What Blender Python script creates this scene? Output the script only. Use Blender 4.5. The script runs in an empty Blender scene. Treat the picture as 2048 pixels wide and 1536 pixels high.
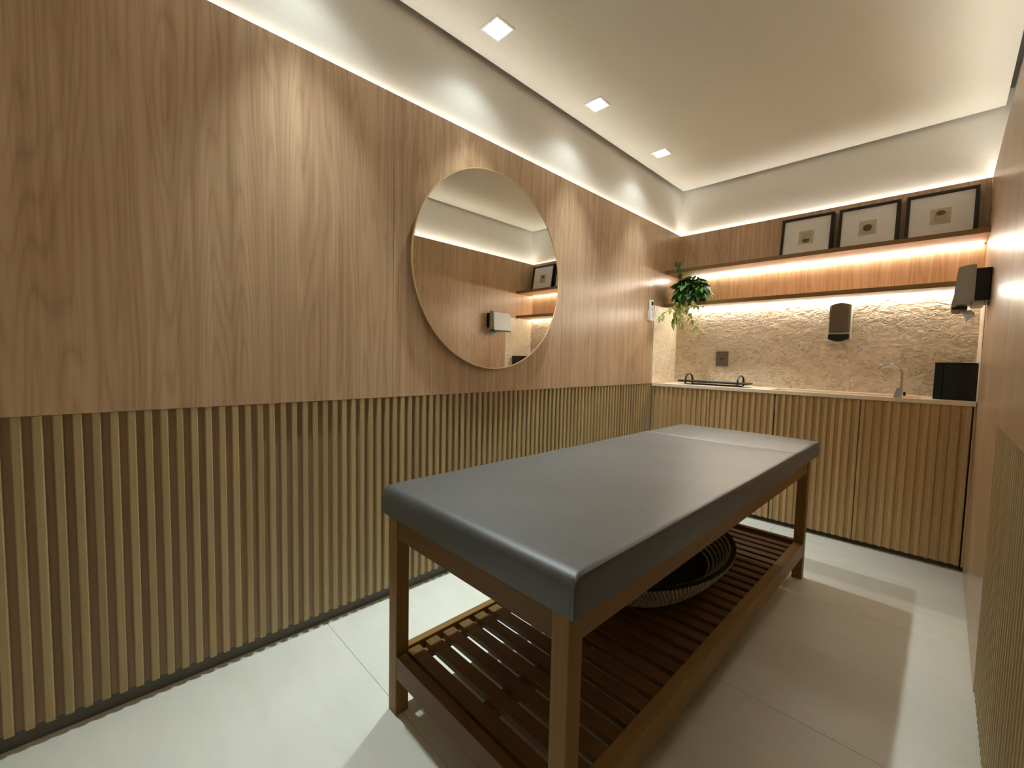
import bpy, bmesh, math, random
from mathutils import Vector, Matrix
random.seed(7)
sc = bpy.context.scene
C = sc.collection

# ------------------------------------------------------------------ camera
F_PX, YAW, PITCH, ROLL = 848.5, math.radians(45.466), math.radians(-3.48), math.radians(1.259)
fw = Vector((-math.sin(YAW)*math.cos(PITCH), math.cos(YAW)*math.cos(PITCH), math.sin(PITCH)))
rt = Vector((math.cos(YAW), math.sin(YAW), 0)); up = rt.cross(fw)
r2 = rt*math.cos(ROLL)+up*math.sin(ROLL); u2 = up*math.cos(ROLL)-rt*math.sin(ROLL)
cd = bpy.data.cameras.new('camera'); cam = bpy.data.objects.new('camera', cd); C.objects.link(cam)
cd.sensor_width = 36; cd.lens = F_PX/2048*36; cd.clip_start = 0.02
m = Matrix((r2, u2, -fw)).transposed().to_4x4(); m.translation = Vector((1.658, -3.647, 1.0748))
cam.matrix_world = m
sc.camera = cam

# ------------------------------------------------------------------ world, exposure, lamp levels
w = bpy.data.worlds.new('world'); sc.world = w; w.use_nodes = True
w.node_tree.nodes['Background'].inputs[0].default_value = (0.02, 0.02, 0.02, 1)
w.node_tree.nodes['Background'].inputs[1].default_value = 0.0
sc.view_settings.view_transform = 'Standard'; sc.view_settings.look = 'None'
sc.view_settings.gamma = 1; sc.view_settings.use_curve_mapping = False
sc.view_settings.exposure = 0.56
sc.cycles.use_denoising = True
sc.cycles.max_bounces = 10; sc.cycles.diffuse_bounces = 6; sc.cycles.glossy_bounces = 5
sc.cycles.sample_clamp_indirect = 6
SPOT_W, SPILL_W, SPOT_COL = 70, 2.8, (0.87, 1.0, 0.97)
COVE_STRENGTH, COVE_COL = 26, (1.0, 0.98, 0.91)
SHELF_STRENGTH, SHELF_COL = 60, (1.0, 0.91, 0.76)

# ------------------------------------------------------------------ room measures
RW = 1.787           # right wall panel face
YF = -4.2            # wall behind the camera
ZT, ZS, ZB = 2.156, 0.8966, 0.053   # panel top, slat top, slat bottom
ZC = 2.535           # ceiling
GAP = 0.035          # recess of the white wall behind the panels
SEAM = -1.60

# ------------------------------------------------------------------ materials
class NT:
    def __init__(s, name):
        s.m = bpy.data.materials.new(name); s.m.use_nodes = True
        s.t = s.m.node_tree; s.b = s.t.nodes['Principled BSDF']
    def n(s, typ, **kw):
        o = s.t.nodes.new(typ)
        for k, v in kw.items():
            if k.startswith('i_'):
                key = k[2:]
                o.inputs[int(key) if key.isdigit() else key.replace('_', ' ')].default_value = v
            else: setattr(o, k, v)
        return o
    def l(s, a, b): s.t.links.new(a, b)
    def ramp(s, fac, stops):
        r = s.n('ShaderNodeValToRGB'); e = r.color_ramp.elements
        while len(e) < len(stops): e.new(0.5)
        for i, (p, c) in enumerate(stops):
            e[i].position = p; e[i].color = (*c, 1) if len(c) == 3 else c
        s.l(fac, r.inputs[0]); return r.outputs[0]
    def math(s, op, a, b=None):
        o = s.n('ShaderNodeMath', operation=op)
        for i, v in enumerate((a, b)):
            if v is None: continue
            if isinstance(v, (int, float)): o.inputs[i].default_value = v
            else: s.l(v, o.inputs[i])
        return o.outputs[0]
    def mix(s, fac, a, b, blend='MIX'):
        o = s.n('ShaderNodeMix', data_type='RGBA', blend_type=blend)
        for i, v in ((0, fac), (6, a), (7, b)):
            if isinstance(v, (int, float)): o.inputs[i].default_value = v
            elif isinstance(v, tuple): o.inputs[i].default_value = (*v, 1)
            else: s.l(v, o.inputs[i])
        return o.outputs[2]
    def noise(s, vec, scale, detail=4, rough=0.55, dist=0.0):
        o = s.n('ShaderNodeTexNoise'); s.l(vec, o.inputs['Vector'])
        o.inputs['Scale'].default_value = scale; o.inputs['Detail'].default_value = detail
        o.inputs['Roughness'].default_value = rough; o.inputs['Distortion'].default_value = dist
        return o.outputs[0]
    def mapping(s, vec, scale, loc=(0, 0, 0)):
        o = s.n('ShaderNodeMapping'); s.l(vec, o.inputs[0]); o.inputs['Scale'].default_value = scale
        o.inputs['Location'].default_value = loc
        return o.outputs[0]
    def bump(s, h, strength, dist):
        o = s.n('ShaderNodeBump'); o.inputs['Strength'].default_value = strength; o.inputs['Distance'].default_value = dist
        s.l(h, o.inputs['Height']); s.l(o.outputs[0], s.b.inputs['Normal'])
    def done(s, rough=0.5, metal=0.0, spec=0.5):
        s.b.inputs['Roughness'].default_value = rough; s.b.inputs['Metallic'].default_value = metal
        s.b.inputs['Specular IOR Level'].default_value = spec
        return s.m

def srgb(r, g, b):
    f = lambda c: c/12.92 if c <= 0.04045 else ((c+0.055)/1.055)**2.4
    return (f(r/255), f(g/255), f(b/255))

def plain(name, col, rough=0.5, metal=0.0, spec=0.5, var=0.04, scale=30):
    q = NT(name); tc = q.n('ShaderNodeTexCoord')
    nz = q.noise(tc.outputs['Object'], scale, 3)
    c2 = tuple(max(0, c*(1-var*2)) for c in col); c3 = tuple(min(1, c*(1+var*2)) for c in col)
    q.l(q.ramp(nz, [(0.3, c2), (0.7, c3)]), q.b.inputs['Base Color'])
    return q.done(rough, metal, spec)

def emit(name, col, strength):
    q = NT(name); q.b.inputs['Base Color'].default_value = (0.8, 0.8, 0.8, 1)
    q.b.inputs['Emission Color'].default_value = (*col, 1); q.b.inputs['Emission Strength'].default_value = strength
    return q.done(0.5)

def wood(name, light, dark, along='z', rough=0.25, rand=True, cath=1.0, spec=0.5, fine=1.0, rvar=0.12):
    q = NT(name); tc = q.n('ShaderNodeTexCoord')
    vec = tc.outputs['Object']
    if rand:
        oi = q.n('ShaderNodeObjectInfo')
        off = q.n('ShaderNodeVectorMath', operation='ADD'); q.l(vec, off.inputs[0])
        cmb = q.n('ShaderNodeCombineXYZ')
        k = q.math('MULTIPLY', oi.outputs['Random'], 37.0)
        for i in range(3): q.l(k, cmb.inputs[i])
        q.l(cmb.outputs[0], off.inputs[1]); vec = off.outputs[0]
    ax = 'xyz'.index(along)
    def sc3(u, v): return tuple(v if i == ax else u for i in range(3))
    n1 = q.noise(q.mapping(vec, sc3(6.0, 0.22)), 1.0, 3, 0.5, 0.25)
    n2 = q.noise(q.mapping(vec, sc3(42.0, 0.7)), 1.0, 5, 0.62, 0.3)
    n3 = q.noise(q.mapping(vec, sc3(240.0, 5.0)), 1.0, 3, 0.6)
    # cathedral figure: contour lines of a smooth stretched noise
    nc = q.noise(q.mapping(vec, sc3(6.5, 0.5), (3.1, 1.7, 0.4)), 1.0, 2, 0.45, 0.1)
    fr = q.math('FRACT', q.math('MULTIPLY', nc, 22.0))
    ln = q.math('POWER', q.math('ABSOLUTE', q.math('SUBTRACT', q.math('MULTIPLY', fr, 2.0), 1.0)), 2.2)
    a = q.math('MULTIPLY', n1, 0.40)
    b = q.math('MULTIPLY', n2, 0.75*fine)
    c = q.math('MULTIPLY', n3, 0.30*fine)
    d = q.math('MULTIPLY', ln, 0.12*cath)
    s = q.math('ADD', q.math('ADD', a, b), q.math('SUBTRACT', c, d))
    mid = 0.20+0.375*fine+0.15*fine-0.05*cath
    col = q.ramp(q.math('ADD', q.math('SUBTRACT', s, mid), 0.5), [(0.22, dark), (0.5, tuple((x+y)/2 for x, y in zip(light, dark))), (0.74, light)])
    if rand:
        hv = q.n('ShaderNodeHueSaturation'); q.l(col, hv.inputs['Color'])
        val = q.math('ADD', q.math('MULTIPLY', oi.outputs['Random'], 2*rvar), 1.0-rvar)
        q.l(val, hv.inputs['Value']); col = hv.outputs[0]
    q.l(col, q.b.inputs['Base Color'])
    q.bump(n3, 0.12, 0.0006)
    return q.done(rough, 0, spec)

M = {}
OAK_L, OAK_D = srgb(206, 176, 144), srgb(168, 136, 106)
M['oak'] = wood('oak_laminate', OAK_L, OAK_D, 'z', 0.29, True, 1.6, 0.4, 1.2, 0.03)
M['oak_slat'] = wood('oak_slat', srgb(192, 171, 130), srgb(160, 137, 98), 'z', 0.52, True, 0.3, 0.22, 1.0, 0.07)
M['oak_cabinet'] = wood('oak_cabinet_slat', srgb(206, 176, 130), srgb(176, 144, 100), 'z', 0.5, True, 0.4, 0.22, 1.1, 0.10)
M['edge'] = wood('shaded_shelf_edge', srgb(150, 122, 84), srgb(120, 95, 62), 'x', 0.6, True, 0.2, 0.15, 1.0, 0.03)  # darker oak for shelf fronts, their weaker light put into the colour
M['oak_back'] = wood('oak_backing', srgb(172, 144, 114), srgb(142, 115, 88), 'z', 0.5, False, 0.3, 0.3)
M['oak_shelf'] = wood('oak_shelf', OAK_L, OAK_D, 'x', 0.62, True, 0.6, 0.12, 1.0, 0.03)
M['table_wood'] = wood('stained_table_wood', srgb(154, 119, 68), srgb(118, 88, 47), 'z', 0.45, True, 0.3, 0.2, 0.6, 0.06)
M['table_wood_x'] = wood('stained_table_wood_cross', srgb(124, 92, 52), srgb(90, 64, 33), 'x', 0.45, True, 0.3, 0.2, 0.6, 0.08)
M['table_wood_y'] = wood('stained_table_wood_long', srgb(154, 119, 68), srgb(118, 88, 47), 'y', 0.45, True, 0.3, 0.2, 0.6, 0.06)
M['plaster'] = plain('white_plaster', srgb(228, 225, 217), 0.85, 0, 0.2, 0.01, 60)
M['ceil'] = plain('ceiling_paint', srgb(226, 221, 209), 0.9, 0, 0.15, 0.008, 60)
M['plinth'] = plain('dark_plinth', srgb(98, 93, 82), 0.6)
M['cavity'] = plain('cavity_dark', srgb(90, 86, 78), 0.8)
M['fillpanel'] = plain('white_fill_panel', srgb(226, 222, 212), 0.6)  # white of the added panel that bounces fill light
M['white_metal'] = plain('white_enamel', srgb(238, 240, 236), 0.35)
M['black'] = plain('black_plastic', srgb(16, 16, 17), 0.35, 0, 0.4)
M['blackgloss'] = plain('black_gloss', (0.004, 0.005, 0.008), 0.06, 0, 0.45)
M['blackmetal'] = plain('black_powdercoat', srgb(28, 24, 23), 0.45)
M['chrome'] = plain('chrome', (0.62, 0.62, 0.64), 0.18, 1.0, 0.5, 0.0)
M['greyplastic'] = plain('grey_plastic', srgb(172, 171, 163), 0.3, 0, 0.5, 0.01)
M['smoke'] = plain('smoked_cover', srgb(112, 99, 84), 0.25, 0, 0.5, 0.01)
M['white_plastic'] = plain('white_plastic', srgb(235, 233, 226), 0.4, 0, 0.4, 0.01)
M['bronze'] = plain('bronze_plate', srgb(112, 102, 90), 0.45, 0.1, 0.5, 0.02)
M['gold'] = plain('brushed_gold', srgb(226, 198, 146), 0.35, 0.6, 0.5, 0.02)
M['mirror'] = plain('mirror_silver', (0.88, 0.89, 0.86), 0.0, 1.0, 0.5, 0.0)
M['frame'] = plain('black_wood_frame', srgb(30, 23, 19), 0.4, 0, 0.4, 0.05, 80)
M['mat'] = plain('white_mat_board', srgb(236, 236, 236), 0.8, 0, 0.2, 0.01)
M['print'] = plain('beige_print', srgb(196, 186, 168), 0.8, 0, 0.2, 0.05, 60)
M['print2'] = plain('beige_print_inner', srgb(186, 174, 155), 0.8, 0, 0.2, 0.06, 60)
M['disc'] = plain('grey_brown_motif', srgb(104, 94, 78), 0.8, 0, 0.2, 0.12, 120)
M['paper'] = plain('paper_towel', srgb(226, 222, 214), 0.95, 0, 0.1, 0.02)
M['cove'] = emit('cove_led', COVE_COL, COVE_STRENGTH)
M['shelfled'] = emit('shelf_led', SHELF_COL, SHELF_STRENGTH)
M['bulb'] = emit('bulb_led', (0.95, 1.0, 0.97), 15)
M['pot'] = plain('dark_pot', srgb(60, 52, 44), 0.6)
M['stem'] = plain('plant_stem', srgb(96, 106, 52), 0.6)
M['button'] = plain('grey_button', srgb(150, 148, 142), 0.5)

def leafmat(name, a, b):
    q = NT(name); tc = q.n('ShaderNodeTexCoord'); oi = q.n('ShaderNodeObjectInfo')
    nz = q.noise(tc.outputs['Object'], 60, 3, 0.6)
    f = q.math('ADD', q.math('MULTIPLY', nz, 0.6), q.math('MULTIPLY', oi.outputs['Random'], 0.55))
    q.l(q.ramp(f, [(0.25, a), (0.8, b)]), q.b.inputs['Base Color'])
    q.b.inputs['Subsurface Weight'].default_value = 0.0
    return q.done(0.38, 0, 0.4)
M['leaf'] = leafmat('green_leaf', srgb(38, 84, 36), srgb(108, 152, 80))
M['leaf_light'] = leafmat('yellow_green_leaf', srgb(100, 120, 46), srgb(190, 194, 112))

def floor_mat():
    q = NT('porcelain_tile'); tc = q.n('ShaderNodeTexCoord'); oi = q.n('ShaderNodeObjectInfo')
    geo = q.n('ShaderNodeNewGeometry')
    n1 = q.noise(geo.outputs['Position'], 2.2, 5, 0.6, 0.6); n2 = q.noise(q.mapping(geo.outputs['Position'], (3, 14, 3)), 1.0, 5, 0.6, 0.8)
    f = q.math('ADD', q.math('MULTIPLY', n1, 0.6), q.math('MULTIPLY', n2, 0.4))
    q.l(q.ramp(f, [(0.3, srgb(213, 212, 202)), (0.7, srgb(229, 228, 219))]), q.b.inputs['Base Color'])
    return q.done(0.42, 0, 0.4)
M['tile'] = floor_mat()
M['grout'] = plain('grout', srgb(172, 166, 152), 0.9)

def stone(name, relief):
    q = NT(name); geo = q.n('ShaderNodeNewGeometry'); P = geo.outputs['Position']
    n1 = q.noise(P, 4.0, 4, 0.55, 0.8)
    n2 = q.noise(q.mapping(P, (17, 17, 26)), 1.0, 4, 0.55, 2.4)
    n3 = q.noise(q.mapping(P, (9, 9, 13)), 1.0, 3, 0.5, 1.5)
    n4 = q.noise(q.mapping(P, (70, 70, 95)), 1.0, 3, 0.6, 1.0)
    ridge = q.ramp(n2, [(0.40, (0, 0, 0)), (0.50, (0.75, 0.75, 0.75)), (0.62, (1, 1, 1))])
    mask = q.ramp(n3, [(0.40, (0.25, 0.25, 0.25)), (0.60, (1, 1, 1))])
    pits = q.ramp(n4, [(0.30, (0, 0, 0)), (0.38, (1, 1, 1))])
    f = q.math('ADD', q.math('MULTIPLY', n1, 0.55), q.math('MULTIPLY', n3, 0.45))
    col = q.ramp(f, [(0.36, srgb(234, 217, 190)), (0.5, srgb(246, 233, 210)), (0.64, srgb(252, 244, 228))])
    dk = q.mix(mask, (1.0, 1.0, 1.0), q.mix(ridge, srgb(196, 172, 138), (1.0, 1.0, 1.0)))
    col = q.mix(0.6, col, dk, 'MULTIPLY')
    col = q.mix(0.35, col, q.mix(pits, srgb(150, 122, 88), (1.0, 1.0, 1.0)), 'MULTIPLY')
    q.l(col, q.b.inputs['Base Color'])
    h = q.math('ADD', q.math('MULTIPLY', q.math('MULTIPLY', ridge, mask), 0.6), q.math('ADD', q.math('MULTIPLY', n3, 0.7), q.math('MULTIPLY', n4, 0.15)))
    if relief: q.bump(h, 1.0, relief)
    return q.done(0.5, 0, 0.4)
M['stone'] = stone('rough_travertine', 0.019)
M['stone_smooth'] = stone('honed_travertine', 0.0008)
def counter_stone():
    q = NT('cream_counter_stone'); geo = q.n('ShaderNodeNewGeometry')
    n = q.noise(q.mapping(geo.outputs['Position'], (4, 16, 4)), 1.0, 5, 0.6, 0.8)
    q.l(q.ramp(n, [(0.3, srgb(232, 212, 186)), (0.7, srgb(248, 234, 213))]), q.b.inputs['Base Color'])
    return q.done(0.35, 0, 0.4)
M['counter'] = counter_stone()

def leather():
    q = NT('charcoal_leatherette'); geo = q.n('ShaderNodeNewGeometry'); P = geo.outputs['Position']
    n1 = q.noise(P, 9, 5, 0.65, 0.6); n2 = q.noise(P, 420, 2, 0.5); n3 = q.noise(P, 38, 4, 0.6, 0.5)
    f = q.math('ADD', q.math('MULTIPLY', n1, 0.6), q.math('MULTIPLY', n3, 0.4))
    q.l(q.ramp(f, [(0.3, srgb(46, 48, 49)), (0.7, srgb(57, 59, 59))]), q.b.inputs['Base Color'])
    q.bump(q.math('ADD', q.math('MULTIPLY', n2, 0.5), n3), 0.18, 0.002)
    q.b.inputs['Sheen Weight'].default_value = 0.12; q.b.inputs['Coat Weight'].default_value = 0.3; q.b.inputs['Coat Roughness'].default_value = 0.42; q.b.inputs['Sheen Roughness'].default_value = 0.4
    return q.done(0.46, 0, 1.0)
M['leather'] = leather()
M['stitch'] = plain('grey_stitching', srgb(84, 92, 92), 0.6)
def weave(name, a, b):
    q = NT(name); tc = q.n('ShaderNodeTexCoord')
    nz = q.noise(tc.outputs['Object'], 90, 3, 0.6)
    q.l(q.ramp(nz, [(0.3, a), (0.7, b)]), q.b.inputs['Base Color']); return q.done(0.8, 0, 0.2)
M['rattan'] = weave('grey_rattan', srgb(150, 136, 116), srgb(196, 182, 160))
M['rattan_dark'] = weave('dark_rattan_core', srgb(30, 22, 15), srgb(48, 36, 24))

# ------------------------------------------------------------------ mesh helpers
def obj(name, bm, mat, parent=None, smooth=False, loc=None, rot=None):
    me = bpy.data.meshes.new(name); bm.to_mesh(me); bm.free()
    if smooth:
        for p in me.polygons: p.use_smooth = True
        try: me.set_sharp_from_angle(angle=math.radians(35))
        except Exception: pass
    me.materials.append(M[mat] if isinstance(mat, str) else mat)
    o = bpy.data.objects.new(name, me); C.objects.link(o)
    if parent is not None: o.parent = parent
    if loc: o.location = loc
    if rot: o.rotation_euler = rot
    return o
def inst(src, name, parent, loc, rot=None, scale=None):
    o = src.copy(); o.name = name; C.objects.link(o); o.parent = parent; o.location = loc
    if rot: o.rotation_euler = rot
    if scale: o.scale = scale
    return o
def empty(name, loc=(0, 0, 0), rz=0):
    o = bpy.data.objects.new(name, None); C.objects.link(o); o.location = loc; o.rotation_euler = (0, 0, rz); o.empty_display_size = 0.05
    return o
def tag(o, label=None, cat=None, group=None, kind=None):
    if label: o['label'] = label
    if cat: o['category'] = cat
    if group: o['group'] = group
    if kind: o['kind'] = kind
    return o
def box(bm, x0, x1, y0, y1, z0, z1):
    v = [bm.verts.new(p) for p in ((x0,y0,z0),(x1,y0,z0),(x1,y1,z0),(x0,y1,z0),(x0,y0,z1),(x1,y0,z1),(x1,y1,z1),(x0,y1,z1))]
    fs = [bm.faces.new([v[i] for i in f]) for f in ((3,2,1,0),(4,5,6,7),(0,1,5,4),(1,2,6,5),(2,3,7,6),(3,0,4,7))]
    return v, fs
def B(x0, x1, y0, y1, z0, z1, bev=0.0, seg=1):
    bm = bmesh.new(); box(bm, min(x0,x1), max(x0,x1), min(y0,y1), max(y0,y1), min(z0,z1), max(z0,z1))
    if bev: bmesh.ops.bevel(bm, geom=list(bm.edges), offset=bev, segments=seg, affect='EDGES', profile=0.6)
    return bm
def tube(bm, pts, r, seg=8, closed=False, caps=True):
    pts = [Vector(p) for p in pts]; n = len(pts); rings = []
    prev = None
    for i, p in enumerate(pts):
        if closed: t = (pts[(i+1) % n]-pts[i-1]).normalized()
        else: t = (pts[min(i+1, n-1)]-pts[max(i-1, 0)]).normalized()
        a = prev if prev is not None else (Vector((0, 0, 1)) if abs(t.z) < 0.9 else Vector((1, 0, 0)))
        u = (a-t*a.dot(t)).normalized(); v = t.cross(u); prev = u
        rr = r[i] if isinstance(r, (list, tuple)) else r
        rings.append([bm.verts.new(p+u*math.cos(2*math.pi*k/seg)*rr+v*math.sin(2*math.pi*k/seg)*rr) for k in range(seg)])
    rng = range(n if closed else n-1)
    for i in rng:
        a, b = rings[i], rings[(i+1) % n]
        for k in range(seg): bm.faces.new((a[k], a[(k+1) % seg], b[(k+1) % seg], b[k]))
    if caps and not closed:
        bm.faces.new(rings[0][::-1]); bm.faces.new(rings[-1])
def prism(bm, prof, axis, a0, a1):
    """extrude a 2D profile along an axis; profile in the two other axes in order"""
    def P(p, a):
        l = list(p); l.insert(axis, a); return tuple(l)
    A = [bm.verts.new(P(p, a0)) for p in prof]; Bv = [bm.verts.new(P(p, a1)) for p in prof]
    n = len(prof)
    for i in range(n): bm.faces.new((A[i], A[(i+1) % n], Bv[(i+1) % n], Bv[i]))
    bm.faces.new(A[::-1]); bm.faces.new(Bv)
    bmesh.ops.recalc_face_normals(bm, faces=bm.faces)
def disc_cyl(bm, axis, c, r, a0, a1, seg=96):
    prof = []
    for k in range(seg):
        t = 2*math.pi*k/seg; prof.append((c[0]+r*math.cos(t), c[1]+r*math.sin(t)))
    prism(bm, prof, axis, a0, a1)

# ================================================================== STRUCTURE
# ---- floor of large porcelain tiles
floor = obj('floor', B(-0.06, RW+0.06, YF-0.05, 0.06, -0.05, -0.0025), 'grout'); tag(floor, 'pale porcelain tiled floor', kind='structure')
ys = [YF-0.02, -3.862, -3.012, -2.162, -1.312, -0.462, 0.02]; xs = [-0.05, 0.93, RW+0.05]
for i in range(len(ys)-1):
    for j in range(2):
        cx, cy = (xs[j]+xs[j+1])/2, (ys[i]+ys[i+1])/2; hx, hy = (xs[j+1]-xs[j])/2-0.0006, (ys[i+1]-ys[i])/2-0.0006
        obj('floor_tile', B(-hx, hx, -hy, hy, -0.02, 0, 0.0008), 'tile', floor, loc=(cx, cy, 0))

# ---- ceiling slab with square holes for the downlights, hanging clear of the walls
LX, LYS, LH = 0.178, [-3.105, -2.33, -1.555, -0.77], 0.052
def ceiling():
    bm = bmesh.new()
    x0, x1, y0, y1 = 0.0, 1.812, YF+0.02, 0.0
    xs = [x0, LX-LH, LX+LH, x1]; ys = [y0]
    for y in LYS: ys += [y-LH, y+LH]
    ys.append(y1)
    for i in range(3):
        for j in range(len(ys)-1):
            if i == 1 and j % 2 == 1: continue
            bm.faces.new([bm.verts.new(p) for p in ((xs[i], ys[j], ZC), (xs[i], ys[j+1], ZC), (xs[i+1], ys[j+1], ZC), (xs[i+1], ys[j], ZC))])
    bmesh.ops.remove_doubles(bm, verts=bm.verts, dist=1e-5)
    ge = bmesh.ops.extrude_face_region(bm, geom=list(bm.faces))
    bmesh.ops.translate(bm, verts=[v for v in ge['geom'] if isinstance(v, bmesh.types.BMVert)], vec=(0, 0, 0.03))
    bmesh.ops.recalc_face_normals(bm, faces=bm.faces)
    return bm
ceil = obj('ceiling', ceiling(), 'ceil'); tag(ceil, 'white plaster ceiling with a shadow gap round its edge', kind='structure')
obj('ceiling_void', B(-0.1, 1.95, YF-0.1, 0.1, ZC+0.10, ZC+0.14), 'cavity', ceil)

def wall(name, x0, x1, y0, y1, label):
    o = obj(name, B(x0, x1, y0, y1, 0, ZC+0.1), 'plaster'); return tag(o, label, kind='structure')
wl = wall('wall_left', -GAP-0.08, -GAP, YF-0.1, GAP+0.08, 'left wall of wood panels over vertical slats')
wr = wall('wall_right', RW+0.053, RW+0.133, YF-0.1, GAP+0.08, 'right wall of glossy wood panels and slats')
wb = wall('wall_back', -GAP-0.08, RW+0.133, GAP, GAP+0.08, 'back wall with wood panels and rough stone')
wf = wall('wall_front', -GAP-0.08, RW+0.133, YF-0.08, YF, 'wall behind the viewer')

def panel(parent, x0, x1, y0, y1, z0, z1, mat='oak'):
    cx, cy, cz = (x0+x1)/2, (y0+y1)/2, (z0+z1)/2
    return obj('wood_panel', B(x0-cx, x1-cx, y0-cy, y1-cy, z0-cz, z1-cz, 0.0007), mat, parent, loc=(cx, cy, cz))

T = 0.018
# left panels (seams seen beside the mirror), right panels, back panels
LSEAMS = [YF, -2.735, SEAM, -0.47, T+0.0006]
for a, b in zip(LSEAMS[:-1], LSEAMS[1:]): panel(wl, -T, 0, a+0.0006, b-0.0006, ZS, ZT)
panel(wl, -T, 0, -0.43, 0.0, 0.02, ZS-0.002)
for a, b in ((YF, -2.8), (-2.8, SEAM)): panel(wr, RW, RW+T, a+0.0006, b-0.0006, ZS, ZT)
panel(wr, RW, RW+T, SEAM+0.0006, T, 0.004, ZT)
for a, b in ((0, 0.9), (0.9, RW)): panel(wb, a+0.0006, b-0.0006, 0, T, 1.5, ZT)
obj('fill_panel', B(0.0, RW, YF, YF+T, 0, ZT), 'fillpanel', wf)  # unseen panel added behind the camera, white to fill front faces with light
# slat backing
REL = 0.015
obj('backing_board', B(-0.03, -REL, YF, -0.43, ZB, ZS-0.001), 'oak_back', wl)
obj('backing_board', B(RW+REL*0.7, RW+0.03, YF, SEAM, 0.02, ZS-0.001), 'oak_back', wr)
obj('baseboard', B(-0.034, -0.030, YF, -0.43, 0, ZB+0.004), 'plinth', wl)
# slats: one mesh shared by all of them
def slat_bm(h, wdt, rel):
    bm = bmesh.new(); c = 0.0025; hw = wdt/2
    prism(bm, [(-rel, -hw-0.0012), (-c, -hw), (0, -hw+c), (0, hw-c), (-c, hw), (-rel, hw+0.0012)], 2, 0, h)
    return bm
PITCH_S, SW = 0.0371, 0.0185
first = None; y = -4.1685; k = 0
while y < -0.44:
    z0 = ZB
    if first is None:
        first = obj('slat', slat_bm(ZS-ZB-0.001, SW, REL+0.001), 'oak_slat', wl, loc=(-0.001, y, z0))
    else: inst(first, 'slat', wl, (-0.001, y, z0))
    y += PITCH_S
# right wall slats (facing -x)
first = None; y = SEAM-0.012
while y > YF+0.01:
    if first is None:
        first = obj('slat', slat_bm(ZS-0.02-0.001, SW, REL*0.7+0.001), 'oak_slat', wr, loc=(RW+0.001, y, 0.02), rot=(0, 0, math.pi))
    else: inst(first, 'slat', wr, (RW+0.001, y, 0.02), (0, 0, math.pi))
    y -= PITCH_S
# LED tape lying in the recess behind the panel tops
ZL = ZT-0.012
obj('led_strip', B(-GAP+0.004, -T-0.003, YF+0.02, GAP-0.004, ZL-0.003, ZL), 'cove', wl)
obj('led_strip', B(RW+T+0.004, RW+T+0.015, YF+0.02, GAP-0.004, ZL-0.003, ZL), 'cove', wr)
obj('led_strip', B(0.0, RW, T+0.003, GAP-0.004, ZL-0.003, ZL), 'cove', wb)

# stone cladding between counter and lower shelf
BSY = -0.02
obj('stone_slab', B(0, RW, BSY, 0.03, 0.86, 1.522), 'stone', wb)
obj('stone_slab', B(-0.017, 0.0025, -0.431, BSY, 0.902, 1.522), 'stone_smooth', wl)
obj('stone_slab', B(RW-0.0025, RW+0.017, -0.431, BSY, 0.902, 1.522), 'stone_smooth', wr)
tr = obj('trim_1', B(1.778, RW-0.0005, -0.43, -0.41, 0.03, 0.876, 0.0006), 'oak_cabinet'); tag(tr, 'narrow wood filler strip beside the cabinet', kind='structure')

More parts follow.
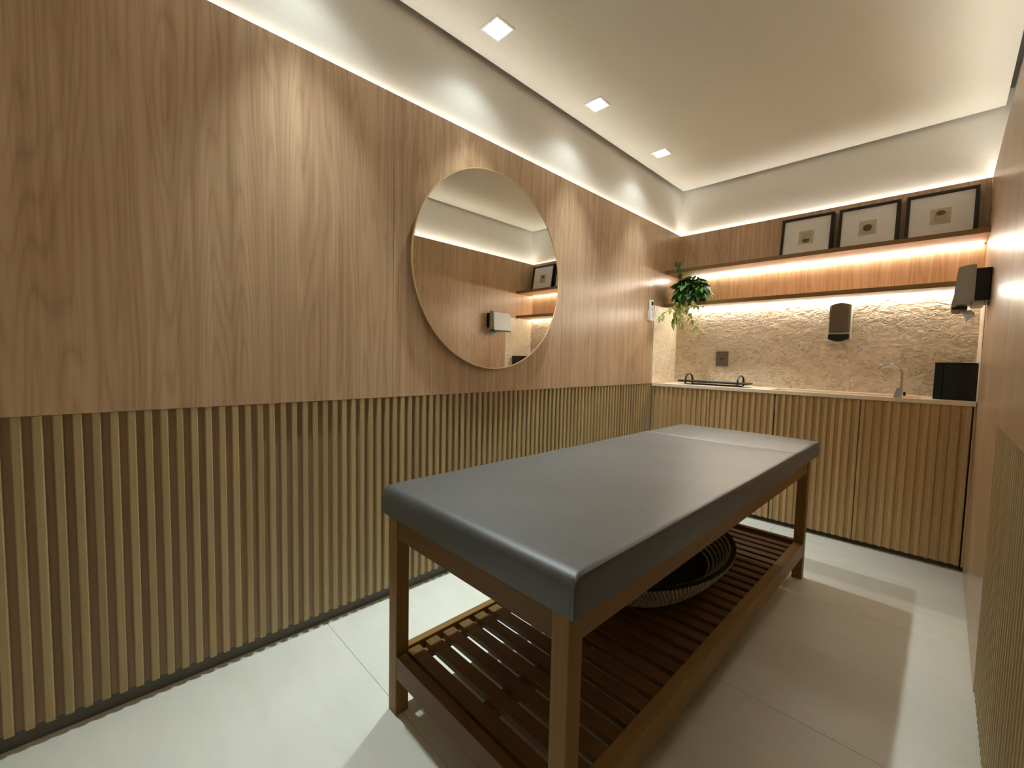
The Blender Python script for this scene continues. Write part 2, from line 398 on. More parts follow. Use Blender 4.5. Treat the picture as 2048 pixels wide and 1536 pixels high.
# ================================================================== DOWNLIGHTS
LLAB = ['square white recessed downlight just out of view, over the near end of the table', 'largest square recessed downlight, nearest the viewer', 'middle square recessed downlight in the ceiling row', 'farthest square recessed downlight, near the back corner']
def downlight(y, label):
    e = empty('downlight', (LX, y, ZC)); tag(e, label, 'downlight', 'row of recessed ceiling downlights')
    bm = bmesh.new(); t, i0, dz = LH+0.005, LH-0.016, 0.004
    # flat square trim with sloping inner bezel
    def ring(h, z): return [bm.verts.new(p) for p in ((-h,-h,z),(h,-h,z),(h,h,z),(-h,h,z))]
    R = [ring(t, 0.0), ring(t, -dz), ring(LH-0.004, -dz), ring(i0, 0.016), ring(i0, 0.03)]
    for a, b in zip(R[:-1], R[1:]):
        for k in range(4): bm.faces.new((a[k], a[(k+1) % 4], b[(k+1) % 4], b[k]))
    bmesh.ops.recalc_face_normals(bm, faces=bm.faces)
    obj('trim', bm, 'white_metal', e)
    bm = bmesh.new(); box(bm, -i0-0.002, i0+0.002, -i0-0.002, i0+0.002, 0.03, 0.075)
    bmesh.ops.delete(bm, geom=[f for f in bm.faces if abs(f.normal.z) > 0.5 and f.calc_center_median().z < 0.05], context='FACES')
    obj('housing', bm, 'white_metal', e)
    bm = bmesh.new()
    prof = [(0.0335, 0.016), (0.0335, 0.022), (0.029, 0.022), (0.029, 0.016)]
    n = 40; rr = [[bm.verts.new((r*math.cos(2*math.pi*k/n), r*math.sin(2*math.pi*k/n), z)) for k in range(n)] for r, z in prof]
    for a in range(4):
        for k in range(n): bm.faces.new((rr[a][k], rr[a][(k+1) % n], rr[(a+1) % 4][(k+1) % n], rr[(a+1) % 4][k]))
    bmesh.ops.recalc_face_normals(bm, faces=bm.faces)
    obj('lamp_ring', bm, 'white_metal', e, True)
    bm = bmesh.new(); disc_cyl(bm, 2, (0, 0), 0.0285, 0.019, 0.026, 40); obj('bulb', bm, 'bulb', e)
    ld = bpy.data.lights.new('downlight_beam', 'SPOT'); ld.energy = SPOT_W; ld.color = SPOT_COL
    ld.spot_size = math.radians(66); ld.spot_blend = 1.0; ld.shadow_soft_size = 0.022
    lo = bpy.data.objects.new('downlight_beam', ld); C.objects.link(lo); lo.parent = e; lo.location = (0, 0, -0.012); lo.rotation_euler = (0, -math.radians(8), 0)   # lamps are tilted into the room
    ld = bpy.data.lights.new('downlight_spill', 'SPOT'); ld.energy = SPILL_W; ld.color = SPOT_COL
    ld.spot_size = math.radians(126); ld.spot_blend = 0.6; ld.shadow_soft_size = 0.028
    lo = bpy.data.objects.new('downlight_spill', ld); C.objects.link(lo); lo.parent = e; lo.location = (0, 0, -0.008)
for y, lb in zip(LYS, LLAB): downlight(y, lb)

# ================================================================== CABINETS AND COUNTER
CF = -0.428; ZD0, ZD1 = 0.032, 0.876
def cabinet(x0, xm, x1, label):
    e = empty('base_cabinet', ((x0+x1)/2, -0.2, 0)); tag(e, label, 'cabinet', 'slatted base cabinets under the counter')
    ox, oy = (x0+x1)/2, -0.2
    obj('body', B(x0+0.001-ox, x1-0.001-ox, CF+0.05-oy, -0.025-oy, ZD0, 0.74), 'plinth', e)
    obj('toe_kick', B(x0+0.001-ox, x1-0.001-ox, CF+0.045-oy, CF+0.06-oy, 0, ZD0), 'plinth', e)
    src = None
    for a, b, ga, gb in ((x0, xm, 0.003, 0.0012), (xm, x1, 0.0012, 0.0035)):
        a, b, g = a+ga, b-gb, 0
        d = obj('door', B(a+g-ox, b-g-ox, CF+0.010-oy, CF+0.022-oy, ZD0, ZD1), 'oak_cabinet', e)
        n = 12; sw = 0.0205; p = (b-a-sw)/(n-1)
        for k in range(n):
            cx = a+sw/2+p*k-ox
            loc = (cx, CF-oy, ZD0)
            if src is None:
                src = obj('slat', slat_bm(ZD1-ZD0, sw-0.003, 0.0102), 'oak_cabinet', d, loc=loc, rot=(0, 0, -math.pi/2))
            else: inst(src, 'slat', d, loc, (0, 0, -math.pi/2))
    return e
cabinet(0.003, 0.441, 0.880, 'slatted oak two-door base cabinet in the left corner behind the massage table')
cabinet(0.880, 1.324, 1.776, 'slatted oak two-door base cabinet under the faucet beside the right wall')

def countertop():
    bm = bmesh.new()
    xs = [0.0035, 0.83, 1.57, RW-0.0035]; ys = [-0.432, -0.372, -0.13, -0.021]; z1, z0 = 0.90, 0.878
    for i in range(3):
        for j in range(3):
            if i == 1 and j == 1: continue
            bm.faces.new([bm.verts.new(p) for p in ((xs[i], ys[j], z0), (xs[i], ys[j+1], z0), (xs[i+1], ys[j+1], z0), (xs[i+1], ys[j], z0))])
    bmesh.ops.remove_doubles(bm, verts=bm.verts, dist=1e-5)
    ge = bmesh.ops.extrude_face_region(bm, geom=list(bm.faces))
    bmesh.ops.translate(bm, verts=[v for v in ge['geom'] if isinstance(v, bmesh.types.BMVert)], vec=(0, 0, z1-z0))
    bmesh.ops.recalc_face_normals(bm, faces=bm.faces)
    return bm
ct = empty('countertop', (0.9, -0.22, 0.878)); tag(ct, 'cream stone countertop with a carved sink over the slatted cabinets', 'countertop')
o = obj('slab', countertop(), 'counter', ct); o.location = (-0.9, 0.22, -0.878)
bm = bmesh.new(); box(bm, 0.82, 1.58, -0.382, -0.12, 0.76, 0.8775)
bmesh.ops.delete(bm, geom=[f for f in bm.faces if f.calc_center_median().z > 0.87], context='FACES')
for f in bm.faces: f.normal_flip()
o = obj('sink_basin', bm, 'counter', ct); o.location = (-0.9, 0.22, -0.878)
bm = bmesh.new(); disc_cyl(bm, 2, (1.2, -0.25), 0.03, 0.7605, 0.764, 24)
o2 = obj('drain', bm, 'chrome', o)

# ---- faucet
fa = empty('faucet', (1.484, -0.402, 0.90)); tag(fa, 'slim chrome gooseneck faucet at the sink edge', 'faucet')
bm = bmesh.new(); prism(bm, [(-0.021, 0.0), (0.014, 0.0), (0.020, 0.052), (-0.008, 0.056)], 1, -0.018, 0.018)
bmesh.ops.bevel(bm, geom=list(bm.edges), offset=0.002, segments=2, affect='EDGES'); obj('base', bm, 'chrome', fa)
bm = bmesh.new(); pts = [(0.008, 0, 0.05), (0.009, 0, 0.10), (0.0095, 0, 0.128)]
cx, cz, R = -0.0455, 0.134, 0.055
for k in range(0, 17):
    t = math.radians(-2+k*9.6); pts.append((cx+R*math.cos(t), 0, cz+R*math.sin(t)))
tube(bm, pts, 0.0048, 10); obj('spout', bm, 'chrome', fa, True)
bm = B(0.019, 0.030, -0.006, 0.006, 0.012, 0.034, 0.002); obj('lever', bm, 'blackmetal', fa)

# ---- black box on the counter
bx = empty('countertop_box', (1.7025, -0.185, 0.90)); tag(bx, 'glossy black box on the counter against the right wall', 'box')
obj('body', B(-0.082, 0.081, -0.128, 0.12, 0.0, 0.2, 0.002), 'black', bx)
obj('front_panel', B(-0.046, 0.080, -0.1315, -0.128, 0.002, 0.196, 0.001), 'blackgloss', bx)
obj('side_panel', B(-0.081, -0.048, -0.1315, -0.128, 0.002, 0.196, 0.001), 'blackgloss', bx)
obj('lid', B(-0.084, 0.081, -0.133, 0.12, 0.1985, 0.203, 0.001), 'blackgloss', bx)

# ---- tray with two loop handles
ty = empty('serving_tray', (0.425, -0.265, 0.90)); tag(ty, 'long black metal tray with two arched loop handles on the counter', 'tray')
obj('plate', B(-0.255, 0.255, -0.06, 0.06, 0.019, 0.032, 0.002), 'blackmetal', ty)
for s in (-1, 1): obj('runner', B(-0.19, 0.19, s*0.05-0.004, s*0.05+0.004, 0.0, 0.008, 0.001), 'blackmetal', ty)
for s in (-1, 1):
    bm = bmesh.new(); pts = [(0, -0.066, 0.004)]
    for k in range(0, 21):
        t = math.pi-math.pi*k/20; pts.append((0, 0.066*math.cos(t), 0.035+0.048*math.sin(t)))
    pts.append((0, 0.066, 0.004))
    n = len(pts); vs = []
    for (x, yy, z) in pts:
        vs.append(Vector((x, yy, z)))
    rings = []
    for i, p in enumerate(vs):
        t = (vs[min(i+1, n-1)]-vs[max(i-1, 0)]).normalized(); nn = Vector((0, -t.z, t.y))
        rings.append([bm.verts.new(p+Vector((sx*0.006, 0, 0))+nn*sn*0.003) for sx, sn in ((-1, -1), (1, -1), (1, 1), (-1, 1))])
    for a, b in zip(rings[:-1], rings[1:]):
        for k in range(4): bm.faces.new((a[k], a[(k+1) % 4], b[(k+1) % 4], b[k]))
    bm.faces.new(rings[0][::-1]); bm.faces.new(rings[-1]); bmesh.ops.recalc_face_normals(bm, faces=bm.faces)
    obj('handle', bm, 'blackmetal', ty, loc=(s*0.19, 0, 0))

# ---- soap dispenser
sd = empty('soap_dispenser', (1.150, BSY, 1.232)); tag(sd, 'smoked brown wall-mounted soap dispenser on the rough stone', 'soap dispenser')
def capsule_prof(w, z0, z1, cap):
    pts = []
    for k in range(13):
        t = k/12; x = -w+2*w*t; pts.append((x, z1+cap*(1-abs(2*t-1)**1.6)))
    for k in range(13):
        t = k/12; x = w-2*w*t; pts.append((x, z0-cap*(1-abs(2*t-1)**1.8)))
    return pts
bm = bmesh.new(); prism(bm, capsule_prof(0.058, 0.018, 0.243, 0.017), 1, -0.075, 0.0)
bmesh.ops.bevel(bm, geom=[e for e in bm.edges if all(v.co.y < -0.07 for v in e.verts)], offset=0.004, segments=2, affect='EDGES')
obj('body', bm, 'greyplastic', sd)
bm = bmesh.new(); prism(bm, [(-0.054, 0.062), (0.054, 0.062)]+[(x*0.94, z-0.001) for x, z in capsule_prof(0.0575, 0.02, 0.24, 0.016)[:13][::-1]], 1, -0.088, -0.074)
bmesh.ops.bevel(bm, geom=[e for e in bm.edges if all(v.co.y < -0.087 for v in e.verts)], offset=0.006, segments=3, affect='EDGES')
obj('cover', bm, 'smoke', sd)
obj('highlight_band', B(-0.054, 0.054, -0.087, -0.073, 0.049, 0.061, 0.003), 'greyplastic', sd)  # pale grey band standing for light reflected low on the cover
bm = bmesh.new(); prism(bm, [(-0.055, 0.048), (-0.055, 0.02)]+[(-x*0.95, z+0.001) for x, z in capsule_prof(0.0575, 0.018, 0.24, 0.016)[13:]]+[(0.055, 0.048)], 1, -0.088, -0.073)
bmesh.ops.remove_doubles(bm, verts=bm.verts, dist=0.0015)
obj('push_bar', bm, 'black', sd)
bm = bmesh.new(); tube(bm, [(0, -0.05, 0.004), (0, -0.05, -0.010)], 0.004, 8); obj('nozzle', bm, 'white_plastic', sd)

# ---- paper towel dispenser on the right wall
PY0, PY1 = -0.705, -0.455
pd = empty('paper_towel_dispenser', (RW, (PY0+PY1)/2, 1.352)); tag(pd, 'grey and black paper towel dispenser mounted on the right wall', 'dispenser')
hy = (PY1-PY0)/2
obj('back_body', B(-0.056, -0.0005, -hy+0.004, hy-0.004, 0.040, 0.190, 0.003), 'black', pd)
obj('lower_tray', B(-0.056, -0.014, -hy+0.006, hy-0.006, 0.024, 0.042, 0.004), 'greyplastic', pd)
bm = bmesh.new()
prof = [(-0.050, 0.206), (-0.058, 0.210), (-0.096, 0.205), (-0.108, 0.199), (-0.112, 0.17), (-0.116, 0.10), (-0.119, 0.06), (-0.124, 0.022), (-0.124, 0.012), (-0.112, 0.014), (-0.106, 0.022), (-0.098, 0.023), (-0.086, 0.024), (-0.070, 0.026), (-0.064, 0.036), (-0.050, 0.040)]
prism(bm, prof, 1, -hy, hy)
bmesh.ops.bevel(bm, geom=[e for e in bm.edges if abs(e.verts[0].co.y-e.verts[1].co.y) < 1e-5], offset=0.0025, segments=2, affect='EDGES')
obj('front_cover', bm, 'greyplastic', pd)
obj('slot', B(-0.121, -0.070, -hy+0.005, hy-0.005, 0.001, 0.016, 0.002), 'black', pd)
bm = bmesh.new(); g = []
for i in range(7):
    t = i/6; row = []
    for j in range(6):
        u = j/5; row.append(bm.verts.new((-0.058-0.028*u+0.012*t*(1-u)+0.006*math.sin(5*u+3*t)+0.010*t*u, -0.10+0.05*u+0.012*math.sin(6*t+2*u), 0.000-0.062*t*(0.55+0.45*u))))
    g.append(row)
for i in range(6):
    for j in range(5): bm.faces.new((g[i][j], g[i][j+1], g[i+1][j+1], g[i+1][j]))
pt = obj('paper_towel', bm, 'paper', None, True, loc=(RW, (PY0+PY1)/2, 1.352)); tag(pt, 'white paper towel sheet hanging out of the wall dispenser', 'paper towel')
md = pt.modifiers.new('thickness', 'SOLIDIFY'); md.thickness = 0.0012

# ---- socket plate
sk = empty('wall_socket', (0.393, BSY, 1.108)); tag(sk, 'bronze power socket plate on the stone above the tray', 'socket')
obj('plate', B(-0.047, 0.047, -0.010, 0.004, -0.062, 0.062, 0.003), 'bronze', sk)
obj('insert', B(-0.022, 0.022, -0.0115, -0.009, -0.018, 0.018, 0.001), 'bronze', sk)
obj('socket_slot', B(-0.017, 0.017, -0.0122, -0.010, -0.005, 0.005, 0.001), 'black', sk)

# ---- remote control in a wall holder
RY = -0.510
rh = empty('remote_holder', (0.0, RY, 1.40)); tag(rh, 'small white plastic holder on the left wall under the remote', 'holder')
obj('back_plate', B(0, 0.003, -0.030, 0.030, -0.004, 0.075, 0.001), 'white_plastic', rh)
obj('cup', B(0.003, 0.026, -0.032, 0.032, -0.006, 0.004, 0.001), 'white_plastic', rh)
for s in (-1, 1): obj('side_wall', B(0.003, 0.026, s*0.031-0.001, s*0.031+0.001, 0, 0.062), 'white_plastic', rh)
obj('lip', B(0.0225, 0.026, -0.032, -0.010, 0, 0.062, 0.001), 'white_plastic', rh)
rc = empty('remote_control', (0.0125, RY+0.002, 1.4065), 0); tag(rc, 'white air conditioner remote in its holder on the left wall', 'remote control')
obj('body', B(-0.008, 0.009, -0.025, 0.025, 0, 0.148, 0.003), 'white_plastic', rc)
obj('screen', B(0.0085, 0.0098, -0.016, 0.016, 0.105, 0.136, 0.0004), 'black', rc)
for k in range(5):
    for s in (-1, 1): obj('button', B(0.0085, 0.0108, s*0.010-0.007, s*0.010+0.007, 0.018+0.016*k, 0.026+0.016*k, 0.001), 'button', rc)

# ================================================================== SHELVES
def shelf(z0, z1, back, label):
    e = empty('wall_shelf', (RW/2, -0.13, z0)); tag(e, label, 'shelf', 'long oak shelves over the counter')
    ox, oy = RW/2, -0.13
    obj('shaded_edge', B(0.001-ox, RW-0.001-ox, -0.27-oy, -0.268-oy, 0, z1-z0, 0.0006), 'edge', e)  # front strip of the board, its shade painted in as darker wood
    obj('board', B(0.001-ox, RW-0.001-ox, -0.2679-oy, back-0.0005-oy, 0, z1-z0, 0.0008), 'oak_shelf', e)
    bm = bmesh.new(); prism(bm, [(back-0.001-oy, -0.0005), (back-0.013-oy, -0.0005), (back-0.013-oy, -0.003), (back-0.004-oy, -0.0125), (back-0.001-oy, -0.0125)], 0, 0.10-ox, RW-0.012-ox)
    obj('led_profile', bm, 'white_metal', e)
    bm = bmesh.new(); prism(bm, [(back-0.0125-oy, -0.0035), (back-0.0135-oy, -0.0045), (back-0.0045-oy, -0.0140), (back-0.0035-oy, -0.0130)], 0, 0.102-ox, RW-0.014-ox)
    obj('led_strip', bm, 'shelfled', e)
shelf(1.793, 1.820, 0.0, 'upper oak wall shelf holding three framed pictures, lit underneath')
shelf(1.522, 1.550, BSY, 'lower oak wall shelf above the rough stone, lit underneath')

# ---- three framed pictures leaning on the upper shelf
def picture(cx, label, oz, rx, rz, w=0.305, h=0.300):
    e = empty('picture_frame', (cx, -0.088, 1.8215)); e.rotation_euler = (math.radians(-9), 0, 0)
    tag(e, label, 'picture', 'framed pictures on the upper shelf')
    t, dp = 0.017, 0.042; hw = w/2
    for s in (-1, 1): obj('frame_bar', B(s*hw, s*(hw-t), 0, dp, 0, h, 0.001), 'frame', e)
    obj('frame_bar', B(-hw+t, hw-t, 0, dp, 0, t, 0.001), 'frame', e); obj('frame_bar', B(-hw+t, hw-t, 0, dp, h-t, h, 0.001), 'frame', e)
    obj('mat_board', B(-hw+t, hw-t, 0.009, 0.012, t, h-t), 'mat', e)
    zc = h/2
    pr = obj('print', B(-0.044, 0.044, 0.0082, 0.0092, zc-0.048, zc+0.048), 'print', e)
    obj('inner_print', B(-0.026, 0.026, 0.0077, 0.0083, zc-0.040+0.016*(oz < 0), zc+0.024+0.016*(oz < 0)), 'print2', pr)
    bm = bmesh.new(); n = 40
    prism(bm, [(rx*math.cos(2*math.pi*k/n), zc+oz+rz*math.sin(2*math.pi*k/n)) for k in range(n)], 1, 0.0070, 0.0079)
    obj('motif', bm, 'disc', pr)
    return e
picture(0.923, 'black framed print with the dark oval low on its beige square', -0.024, 0.022, 0.014)
picture(1.256, 'middle black framed print with a round dark disc at its centre', 0.0, 0.022, 0.022)
picture(1.589, 'black framed print nearest the right wall, dark oval set high', 0.020, 0.020, 0.015)

# ---- trailing plant on the lower shelf
pl = empty('potted_plant', (0.185, -0.185, 1.5505)); tag(pl, 'bushy green trailing pothos on the lower shelf in the corner', 'plant')
bm = bmesh.new(); n = 28
prof = [(0.045, 0), (0.060, 0.085), (0.064, 0.085), (0.064, 0.097), (0.057, 0.097), (0.054, 0.085), (0.0, 0.084)]
rg = [[bm.verts.new((max(r, 1e-4)*math.cos(2*math.pi*k/n), max(r, 1e-4)*math.sin(2*math.pi*k/n), z)) for k in range(n)] for r, z in prof]
for a, b in zip(rg[:-1], rg[1:]):
    for k in range(n): bm.faces.new((a[k], a[(k+1) % n], b[(k+1) % n], b[k]))
bm.faces.new(rg[0][::-1]); bmesh.ops.remove_doubles(bm, verts=bm.verts, dist=1e-3)
obj('pot', bm, 'pot', pl, True)
def leaf_mesh(L, W, droop, fold):
    bm = bmesh.new(); n = 6; rows = []
    for i in range(n+1):
        t = i/n; wv = W*math.sin(math.pi*min(1, t**0.72))**0.85*(1-0.25*t) if 0 < t < 1 else 0.0
        x = L*t; z = -droop*L*t*t
        if wv < 1e-4: rows.append([bm.verts.new((x, 0, z))])
        else: rows.append([bm.verts.new((x, -wv, z+fold*wv)), bm.verts.new((x, 0, z)), bm.verts.new((x, wv, z+fold*wv))])
    for a, b in zip(rows[:-1], rows[1:]):
        if len(a) == 1 and len(b) == 3: bm.faces.new((a[0], b[0], b[1])); bm.faces.new((a[0], b[1], b[2]))
        elif len(b) == 1 and len(a) == 3: bm.faces.new((a[0], b[0], a[1])); bm.faces.new((a[1], b[0], a[2]))
        else:
            bm.faces.new((a[0], b[0], b[1], a[1])); bm.faces.new((a[1], b[1], b[2], a[2]))
    return bm
leafs = [obj('leaf', leaf_mesh(0.088, 0.031, 0.35, 0.35), 'leaf', pl, True), obj('leaf', leaf_mesh(0.074, 0.027, 0.7, 0.45), 'leaf', pl, True), obj('leaf', leaf_mesh(0.060, 0.019, 0.2, 0.25), 'leaf', pl, True)]
lights_ = [obj('leaf', leaf_mesh(0.052, 0.017, 0.5, 0.4), 'leaf_light', pl, True), obj('leaf', leaf_mesh(0.044, 0.015, 0.9, 0.3), 'leaf_light', pl, True)]
used = set()
def put_leaf(src, p, az, pitch, roll):
    if src not in used:
        used.add(src); o = src; o.location = p
    else: o = inst(src, 'leaf', pl, p)
    o.rotation_euler = (roll, -pitch, az); return o
rnd = random.Random(11)
def inside(p):   # keep clear of left wall, upper shelf and the splash
    wx, wy, wz = p[0]+0.185, p[1]-0.185, p[2]+1.5505
    return wx > 0.02 and wy < -0.04 and not (wy > -0.29 and wz > 1.775)
cnt = 0
stem_bm = bmesh.new()
while cnt < 215:
    az = rnd.uniform(0, 2*math.pi); el = rnd.uniform(-0.75, 1.15)
    r = rnd.uniform(0.55, 1.0)
    p = Vector((0.115*math.cos(az)*math.cos(el)*r+0.005, 0.095*math.sin(az)*math.cos(el)*r-0.028, 0.095+0.095*math.sin(el)*r+0.005*rnd.random()))
    a2 = az+rnd.uniform(-0.6, 0.6); pit = el*0.6-0.35+rnd.uniform(-0.35, 0.35)
    tip = p+Vector((math.cos(a2)*math.cos(pit), math.sin(a2)*math.cos(pit), math.sin(pit)))*0.085
    if not inside(p) or not inside(tip): continue
    put_leaf(leafs[rnd.randrange(3)], p, a2, pit, rnd.uniform(-0.6, 0.6))
    if cnt % 5 == 0: tube(stem_bm, [(0.02*math.cos(az), 0.02*math.sin(az), 0.085), tuple(p*0.6+Vector((0, 0, 0.05))), tuple(p)], 0.0016, 5)
    cnt += 1
# upright sprig in front of the upper shelf
sp = [Vector((-0.045, -0.095, 0.14)), Vector((-0.05, -0.115, 0.20)), Vector((-0.055, -0.125, 0.25)), Vector((-0.06, -0.13, 0.285))]
tube(stem_bm, sp, 0.002, 5)
for q in sp[1:]:
    for k in range(4): put_leaf(leafs[2], q-Vector((0, 0, 0.02)), rnd.uniform(0, 6.28), rnd.uniform(0.7, 1.3), rnd.uniform(-0.5, 0.5))
put_leaf(leafs[2], sp[3]-Vector((0, 0, 0.02)), 3.8, 1.4, 0.2)
# trailing vines
def vine(pts, k):
    tube(stem_bm, pts, 0.0013, 5)
    P = [Vector(p) for p in pts]
    for i in range(k):
        t = (i+0.6)/k*(len(P)-1); j = min(int(t), len(P)-2); p = P[j].lerp(P[j+1], t-j)
        d = (P[j+1]-P[j]).normalized()
        a = math.atan2(d.y, d.x)+rnd.choice((-1, 1))*rnd.uniform(0.3, 1.3)
        put_leaf(lights_[rnd.randrange(2)], p, a if abs(d.z) < 0.8 else rnd.uniform(0, 6.28), rnd.uniform(-1.25, -0.45), rnd.uniform(-0.5, 0.5))
f0 = (0.0, -0.075, 0.085)
vine([f0, (-0.03, -0.115, 0.02), (-0.07, -0.15, -0.03), (-0.10, -0.20, -0.075), (-0.125, -0.27, -0.125)], 16)
vine([f0, (-0.04, -0.11, 0.0), (-0.06, -0.12, -0.06), (-0.075, -0.115, -0.12), (-0.09, -0.11, -0.175)], 15)
vine([f0, (-0.02, -0.115, 0.0), (-0.01, -0.12, -0.07), (-0.02, -0.11, -0.13), (-0.025, -0.105, -0.18)], 15)
vine([f0, (0.02, -0.115, 0.0), (0.03, -0.125, -0.06), (0.055, -0.12, -0.12), (0.075, -0.115, -0.165), (0.09, -0.11, -0.215)], 15)
vine([f0, (0.04, -0.105, 0.03), (0.075, -0.12, -0.005), (0.10, -0.125, -0.05)], 6)
obj('stems', stem_bm, 'stem', pl)

# ================================================================== ROUND MIRROR
mr = empty('round_mirror', (0.0, -2.169, 1.513)); tag(mr, 'large round wall mirror with a thin gold rim on the left panels', 'mirror')
bm = bmesh.new(); disc_cyl(bm, 0, (0, 0), 0.43, 0.0, 0.020, 96); obj('backing', bm, 'plinth', mr)
bm = bmesh.new(); disc_cyl(bm, 0, (0, 0), 0.4905, 0.020, 0.0255, 180); obj('mirror_glass', bm, 'mirror', mr)
bm = bmesh.new(); n = 180; prof = [(0.4905, 0.018), (0.4955, 0.018), (0.4955, 0.0275), (0.4905, 0.0275)]
rg = [[bm.verts.new((x, r*math.cos(2*math.pi*k/n), r*math.sin(2*math.pi*k/n))) for k in range(n)] for r, x in prof]
for a in range(4):
    for k in range(n): bm.faces.new((rg[a][k], rg[a][(k+1) % n], rg[(a+1) % 4][(k+1) % n], rg[(a+1) % 4][k]))
bmesh.ops.recalc_face_normals(bm, faces=bm.faces)
obj('rim', bm, 'gold', mr)

# ================================================================== MASSAGE TABLE
# local frame: x across (0 at left legs' outer face), y along (0 at front legs' outer face)
TW, TL, LG = 0.676, 1.925, 0.043
tb = empty('massage_table', (0.529, -3.035, 0), math.radians(-0.4)); tag(tb, 'wooden massage table with a charcoal padded top and slatted lower shelf', 'massage table')
ZA0, ZA1 = 0.540, 0.622
legsrc = None
for lx in (0, TW-LG):
    for ly in (0, TL-LG):
        loc = (lx+LG/2, ly+LG/2, 0)
        if legsrc is None: legsrc = obj('leg', B(-LG/2, LG/2, -LG/2, LG/2, 0, ZA1, 0.002), 'table_wood', tb, loc=loc)
        else: inst(legsrc, 'leg', tb, loc)
def rail(name, x0, x1, y0, y1, z0, z1, mat):
    cx, cy, cz = (x0+x1)/2, (y0+y1)/2, (z0+z1)/2
    return obj(name, B(x0-cx, x1-cx, y0-cy, y1-cy, z0-cz, z1-cz, 0.0015), mat, tb, loc=(cx, cy, cz))
e_ = 0.004
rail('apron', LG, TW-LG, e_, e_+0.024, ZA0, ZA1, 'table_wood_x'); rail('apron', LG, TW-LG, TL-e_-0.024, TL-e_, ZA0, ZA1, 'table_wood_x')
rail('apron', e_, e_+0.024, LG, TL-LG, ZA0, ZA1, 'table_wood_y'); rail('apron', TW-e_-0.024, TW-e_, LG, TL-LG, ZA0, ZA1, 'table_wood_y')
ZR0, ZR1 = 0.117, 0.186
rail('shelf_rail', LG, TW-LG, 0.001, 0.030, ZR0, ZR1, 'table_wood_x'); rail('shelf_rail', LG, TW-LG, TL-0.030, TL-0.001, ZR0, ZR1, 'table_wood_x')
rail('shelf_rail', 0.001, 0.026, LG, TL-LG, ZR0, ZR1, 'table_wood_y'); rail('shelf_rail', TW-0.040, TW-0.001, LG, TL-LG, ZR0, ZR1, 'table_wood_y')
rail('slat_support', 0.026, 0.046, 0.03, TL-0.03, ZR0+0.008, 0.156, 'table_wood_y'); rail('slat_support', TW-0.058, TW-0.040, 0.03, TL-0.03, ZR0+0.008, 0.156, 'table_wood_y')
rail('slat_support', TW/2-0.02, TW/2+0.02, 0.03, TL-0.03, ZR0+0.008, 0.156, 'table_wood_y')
ss = None; yy = 0.068; hw = (TW-0.041-0.027)/2; cxs = 0.027+hw
while yy < TL-0.045:
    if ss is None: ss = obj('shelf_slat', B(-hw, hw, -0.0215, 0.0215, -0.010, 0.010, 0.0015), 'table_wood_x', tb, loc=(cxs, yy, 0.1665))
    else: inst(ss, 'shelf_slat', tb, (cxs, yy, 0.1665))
    yy += 0.0652
# padded top
obj('top_board', B(0.004, TW-0.004, 0.004, TL+0.05, ZA1, ZA1+0.006), 'table_wood_y', tb)
def pad(name, x0, x1, y0, y1, z0, z1, rf, rb, rs):
    """cushion: grid top with rounded edges; rf / rb / rs are the roundings of front, back and sides"""
    bm = bmesh.new()
    def samples(a, b, ra, rb_, n):
        l = []
        for k in range(7): l.append((a+ra*(1-math.cos(math.pi/2*k/6)), math.sin(math.pi/2*k/6), ra))
        for k in range(1, n): l.append((a+ra+(b-a-ra-rb_)*k/n, 1, 0))
        for k in range(7): l.append((b-rb_*(1-math.cos(math.pi/2*(6-k)/6)), math.sin(math.pi/2*(6-k)/6), rb_))
        return l
    X = samples(x0, x1, rs, rs, 14); Y = samples(y0, y1, rf, rb, 26)
    g = []
    for (y, hy, ry) in Y:
        row = []
        for (x, hx, rx) in X:
            drop = max((1-hx)*rx, (1-hy)*ry) if (hx < 1 or hy < 1) else 0
            if hx < 1 and hy < 1: drop = min(rx if rx > ry else ry, math.hypot((1-hx)*rx, (1-hy)*ry))
            u = (x-x0)/(x1-x0); v = (y-y0)/(y1-y0)
            crown = 0.004*math.sin(math.pi*u)*min(1, math.sin(math.pi*min(max(v, 0), 1))*3)
            wob = 0.0008*math.sin(9*x+5*y)+0.0006*math.sin(17*y-7*x)
            row.append(bm.verts.new((x, y, z1-drop+(crown+wob)*(hx*hy))))
        g.append(row)
    for i in range(len(g)-1):
        for j in range(len(g[0])-1): bm.faces.new((g[i][j], g[i][j+1], g[i+1][j+1], g[i+1][j]))
    bd = [e for e in bm.edges if e.is_boundary]
    r = bmesh.ops.extrude_edge_only(bm, edges=bd); nv = [q for q in r['geom'] if isinstance(q, bmesh.types.BMVert)]
    for v in nv: v.co.z = z0
    be = [e for e in bm.edges if e.is_boundary]; bmesh.ops.edgeloop_fill(bm, edges=be)
    bmesh.ops.recalc_face_normals(bm, faces=bm.faces)
    return obj(name, bm, 'leather', tb, True)
PX0, PX1, PY_0, PYS, PY_1 = -0.018, TW+0.020, -0.017, 1.535, 2.005
ZP0, ZP1 = 0.612, 0.692
mt_ = pad('mattress', PX0, PX1, PY_0, PYS, ZP0, ZP1, 0.032, 0.006, 0.014)
hd = pad('headrest_cushion', PX0+0.002, PX1-0.001, PYS+0.004, PY_1, ZP0+0.004, ZP1-0.0005, 0.006, 0.030, 0.016)
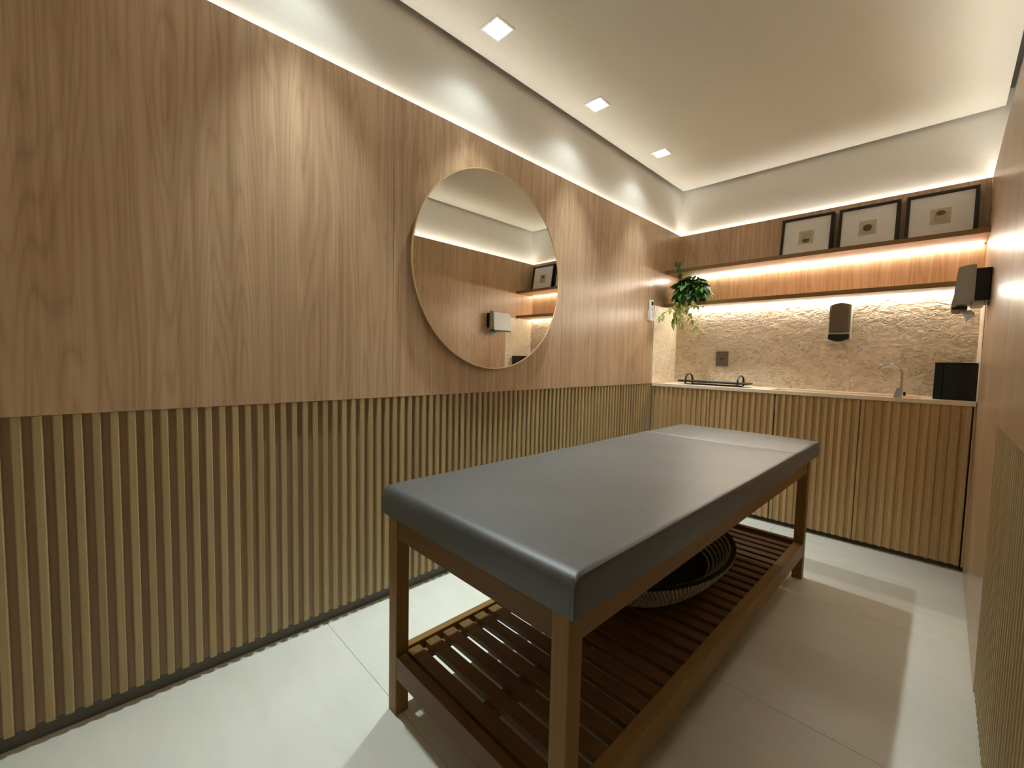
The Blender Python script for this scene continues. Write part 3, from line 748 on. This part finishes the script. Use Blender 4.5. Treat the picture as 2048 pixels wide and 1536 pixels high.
# stitched seams: along the long top edges and down the front corners
bm = bmesh.new()
tube(bm, [(PX1-0.004, PY_0+0.012, ZP1-0.010)]+[(PX1-0.0045, PY_0+0.03+k*0.0745, ZP1-0.0055) for k in range(21)], 0.0022, 6); obj('piping', bm, 'stitch', mt_)
for dx in (-0.006, 0.006):
    bm = bmesh.new(); tube(bm, [(PX1-0.012+dx*0.5, PY_0+0.010-dx*0.5, ZP1-0.008), (PX1-0.0035+dx*0.4, PY_0+0.0035+dx*0.2, ZP1-0.022), (PX1-0.0008+min(0, dx)*1.2, PY_0+0.0008+max(0, dx)*1.2, ZP1-0.04), (PX1-0.0005+min(0, dx)*1.2, PY_0+0.0005+max(0, dx)*1.2, ZP0+0.002)], 0.0011, 5)
    obj('stitch_line', bm, 'stitch', mt_)

# ================================================================== BASKET
bk = empty('woven_basket', (0.845, -1.955, 0.1775)); tag(bk, 'shallow oval woven basket on the slatted shelf under the massage table', 'basket')
def bprof(t):   # t 0..1 bottom to rim: half axes and height
    return 0.185+0.095*t**0.75, 0.335+0.105*t**0.75, 0.006+0.112*t
bm = bmesh.new(); n = 72; rows = []
for i in range(9):
    a, b, z = bprof(i/8); rows.append([bm.verts.new(((a-0.004)*math.cos(2*math.pi*k/n), (b-0.004)*math.sin(2*math.pi*k/n), z)) for k in range(n)])
for i in range(8, -1, -1):
    a, b, z = bprof(i/8); rows.append([bm.verts.new(((a-0.014)*math.cos(2*math.pi*k/n), (b-0.014)*math.sin(2*math.pi*k/n), z+0.004)) for k in range(n)])
for r_, s_ in zip(rows[:-1], rows[1:]):
    for k in range(n): bm.faces.new((r_[k], r_[(k+1) % n], s_[(k+1) % n], s_[k]))
bm.faces.new(rows[0][::-1]); bm.faces.new(rows[-1]); bmesh.ops.recalc_face_normals(bm, faces=bm.faces)
obj('core', bm, 'rattan_dark', bk)
# wrapped strands, one lump per wrap
verts, faces = [], []
RWS, NW = 7, 142
for side in (1, -1):
    for i in range(RWS):
        t = (i+0.5)/RWS; a, b, z = bprof(t)
        if side < 0: a -= 0.019; b -= 0.019
        for k in range(NW):
            th = 2*math.pi*(k+0.5*(i % 2))/NW
            p = Vector((a*math.cos(th), b*math.sin(th), z)); tg = Vector((-a*math.sin(th), b*math.cos(th), 0)).normalized(); nr = Vector((tg.y, -tg.x, 0.0))
            base = len(verts); hl, hh, hd_ = 0.0050, 0.0078, 0.0075
            sl = 0.35
            for su, sz, sn in ((-1, -0.7, 0), (1, -0.7, 0), (1, 0.7, 0), (-1, 0.7, 0), (-0.55, -0.6, 1), (0.55, -0.6, 1), (0.55, 0.6, 1), (-0.55, 0.6, 1)):
                verts.append(tuple(p+tg*(su*hl+sl*sz*hl)+Vector((0, 0, sz*hh))+nr*(side*(sn*hd_-0.003))))
            for f in ((4, 5, 6, 7), (0, 1, 5, 4), (1, 2, 6, 5), (2, 3, 7, 6), (3, 0, 4, 7)): faces.append(tuple(base+q for q in f))
me = bpy.data.meshes.new('woven_strands'); me.from_pydata(verts, [], faces); me.materials.append(M['rattan'])
ws = bpy.data.objects.new('woven_strands', me); C.objects.link(ws); ws.parent = bk; ws['kind'] = 'stuff'
bm = bmesh.new(); a, b, z = bprof(1.0)
tube(bm, [((a-0.006)*math.cos(2*math.pi*k/80), (b-0.006)*math.sin(2*math.pi*k/80), z+0.000) for k in range(80)], 0.006, 8, closed=True)
obj('rim', bm, 'rattan_dark', bk, True)
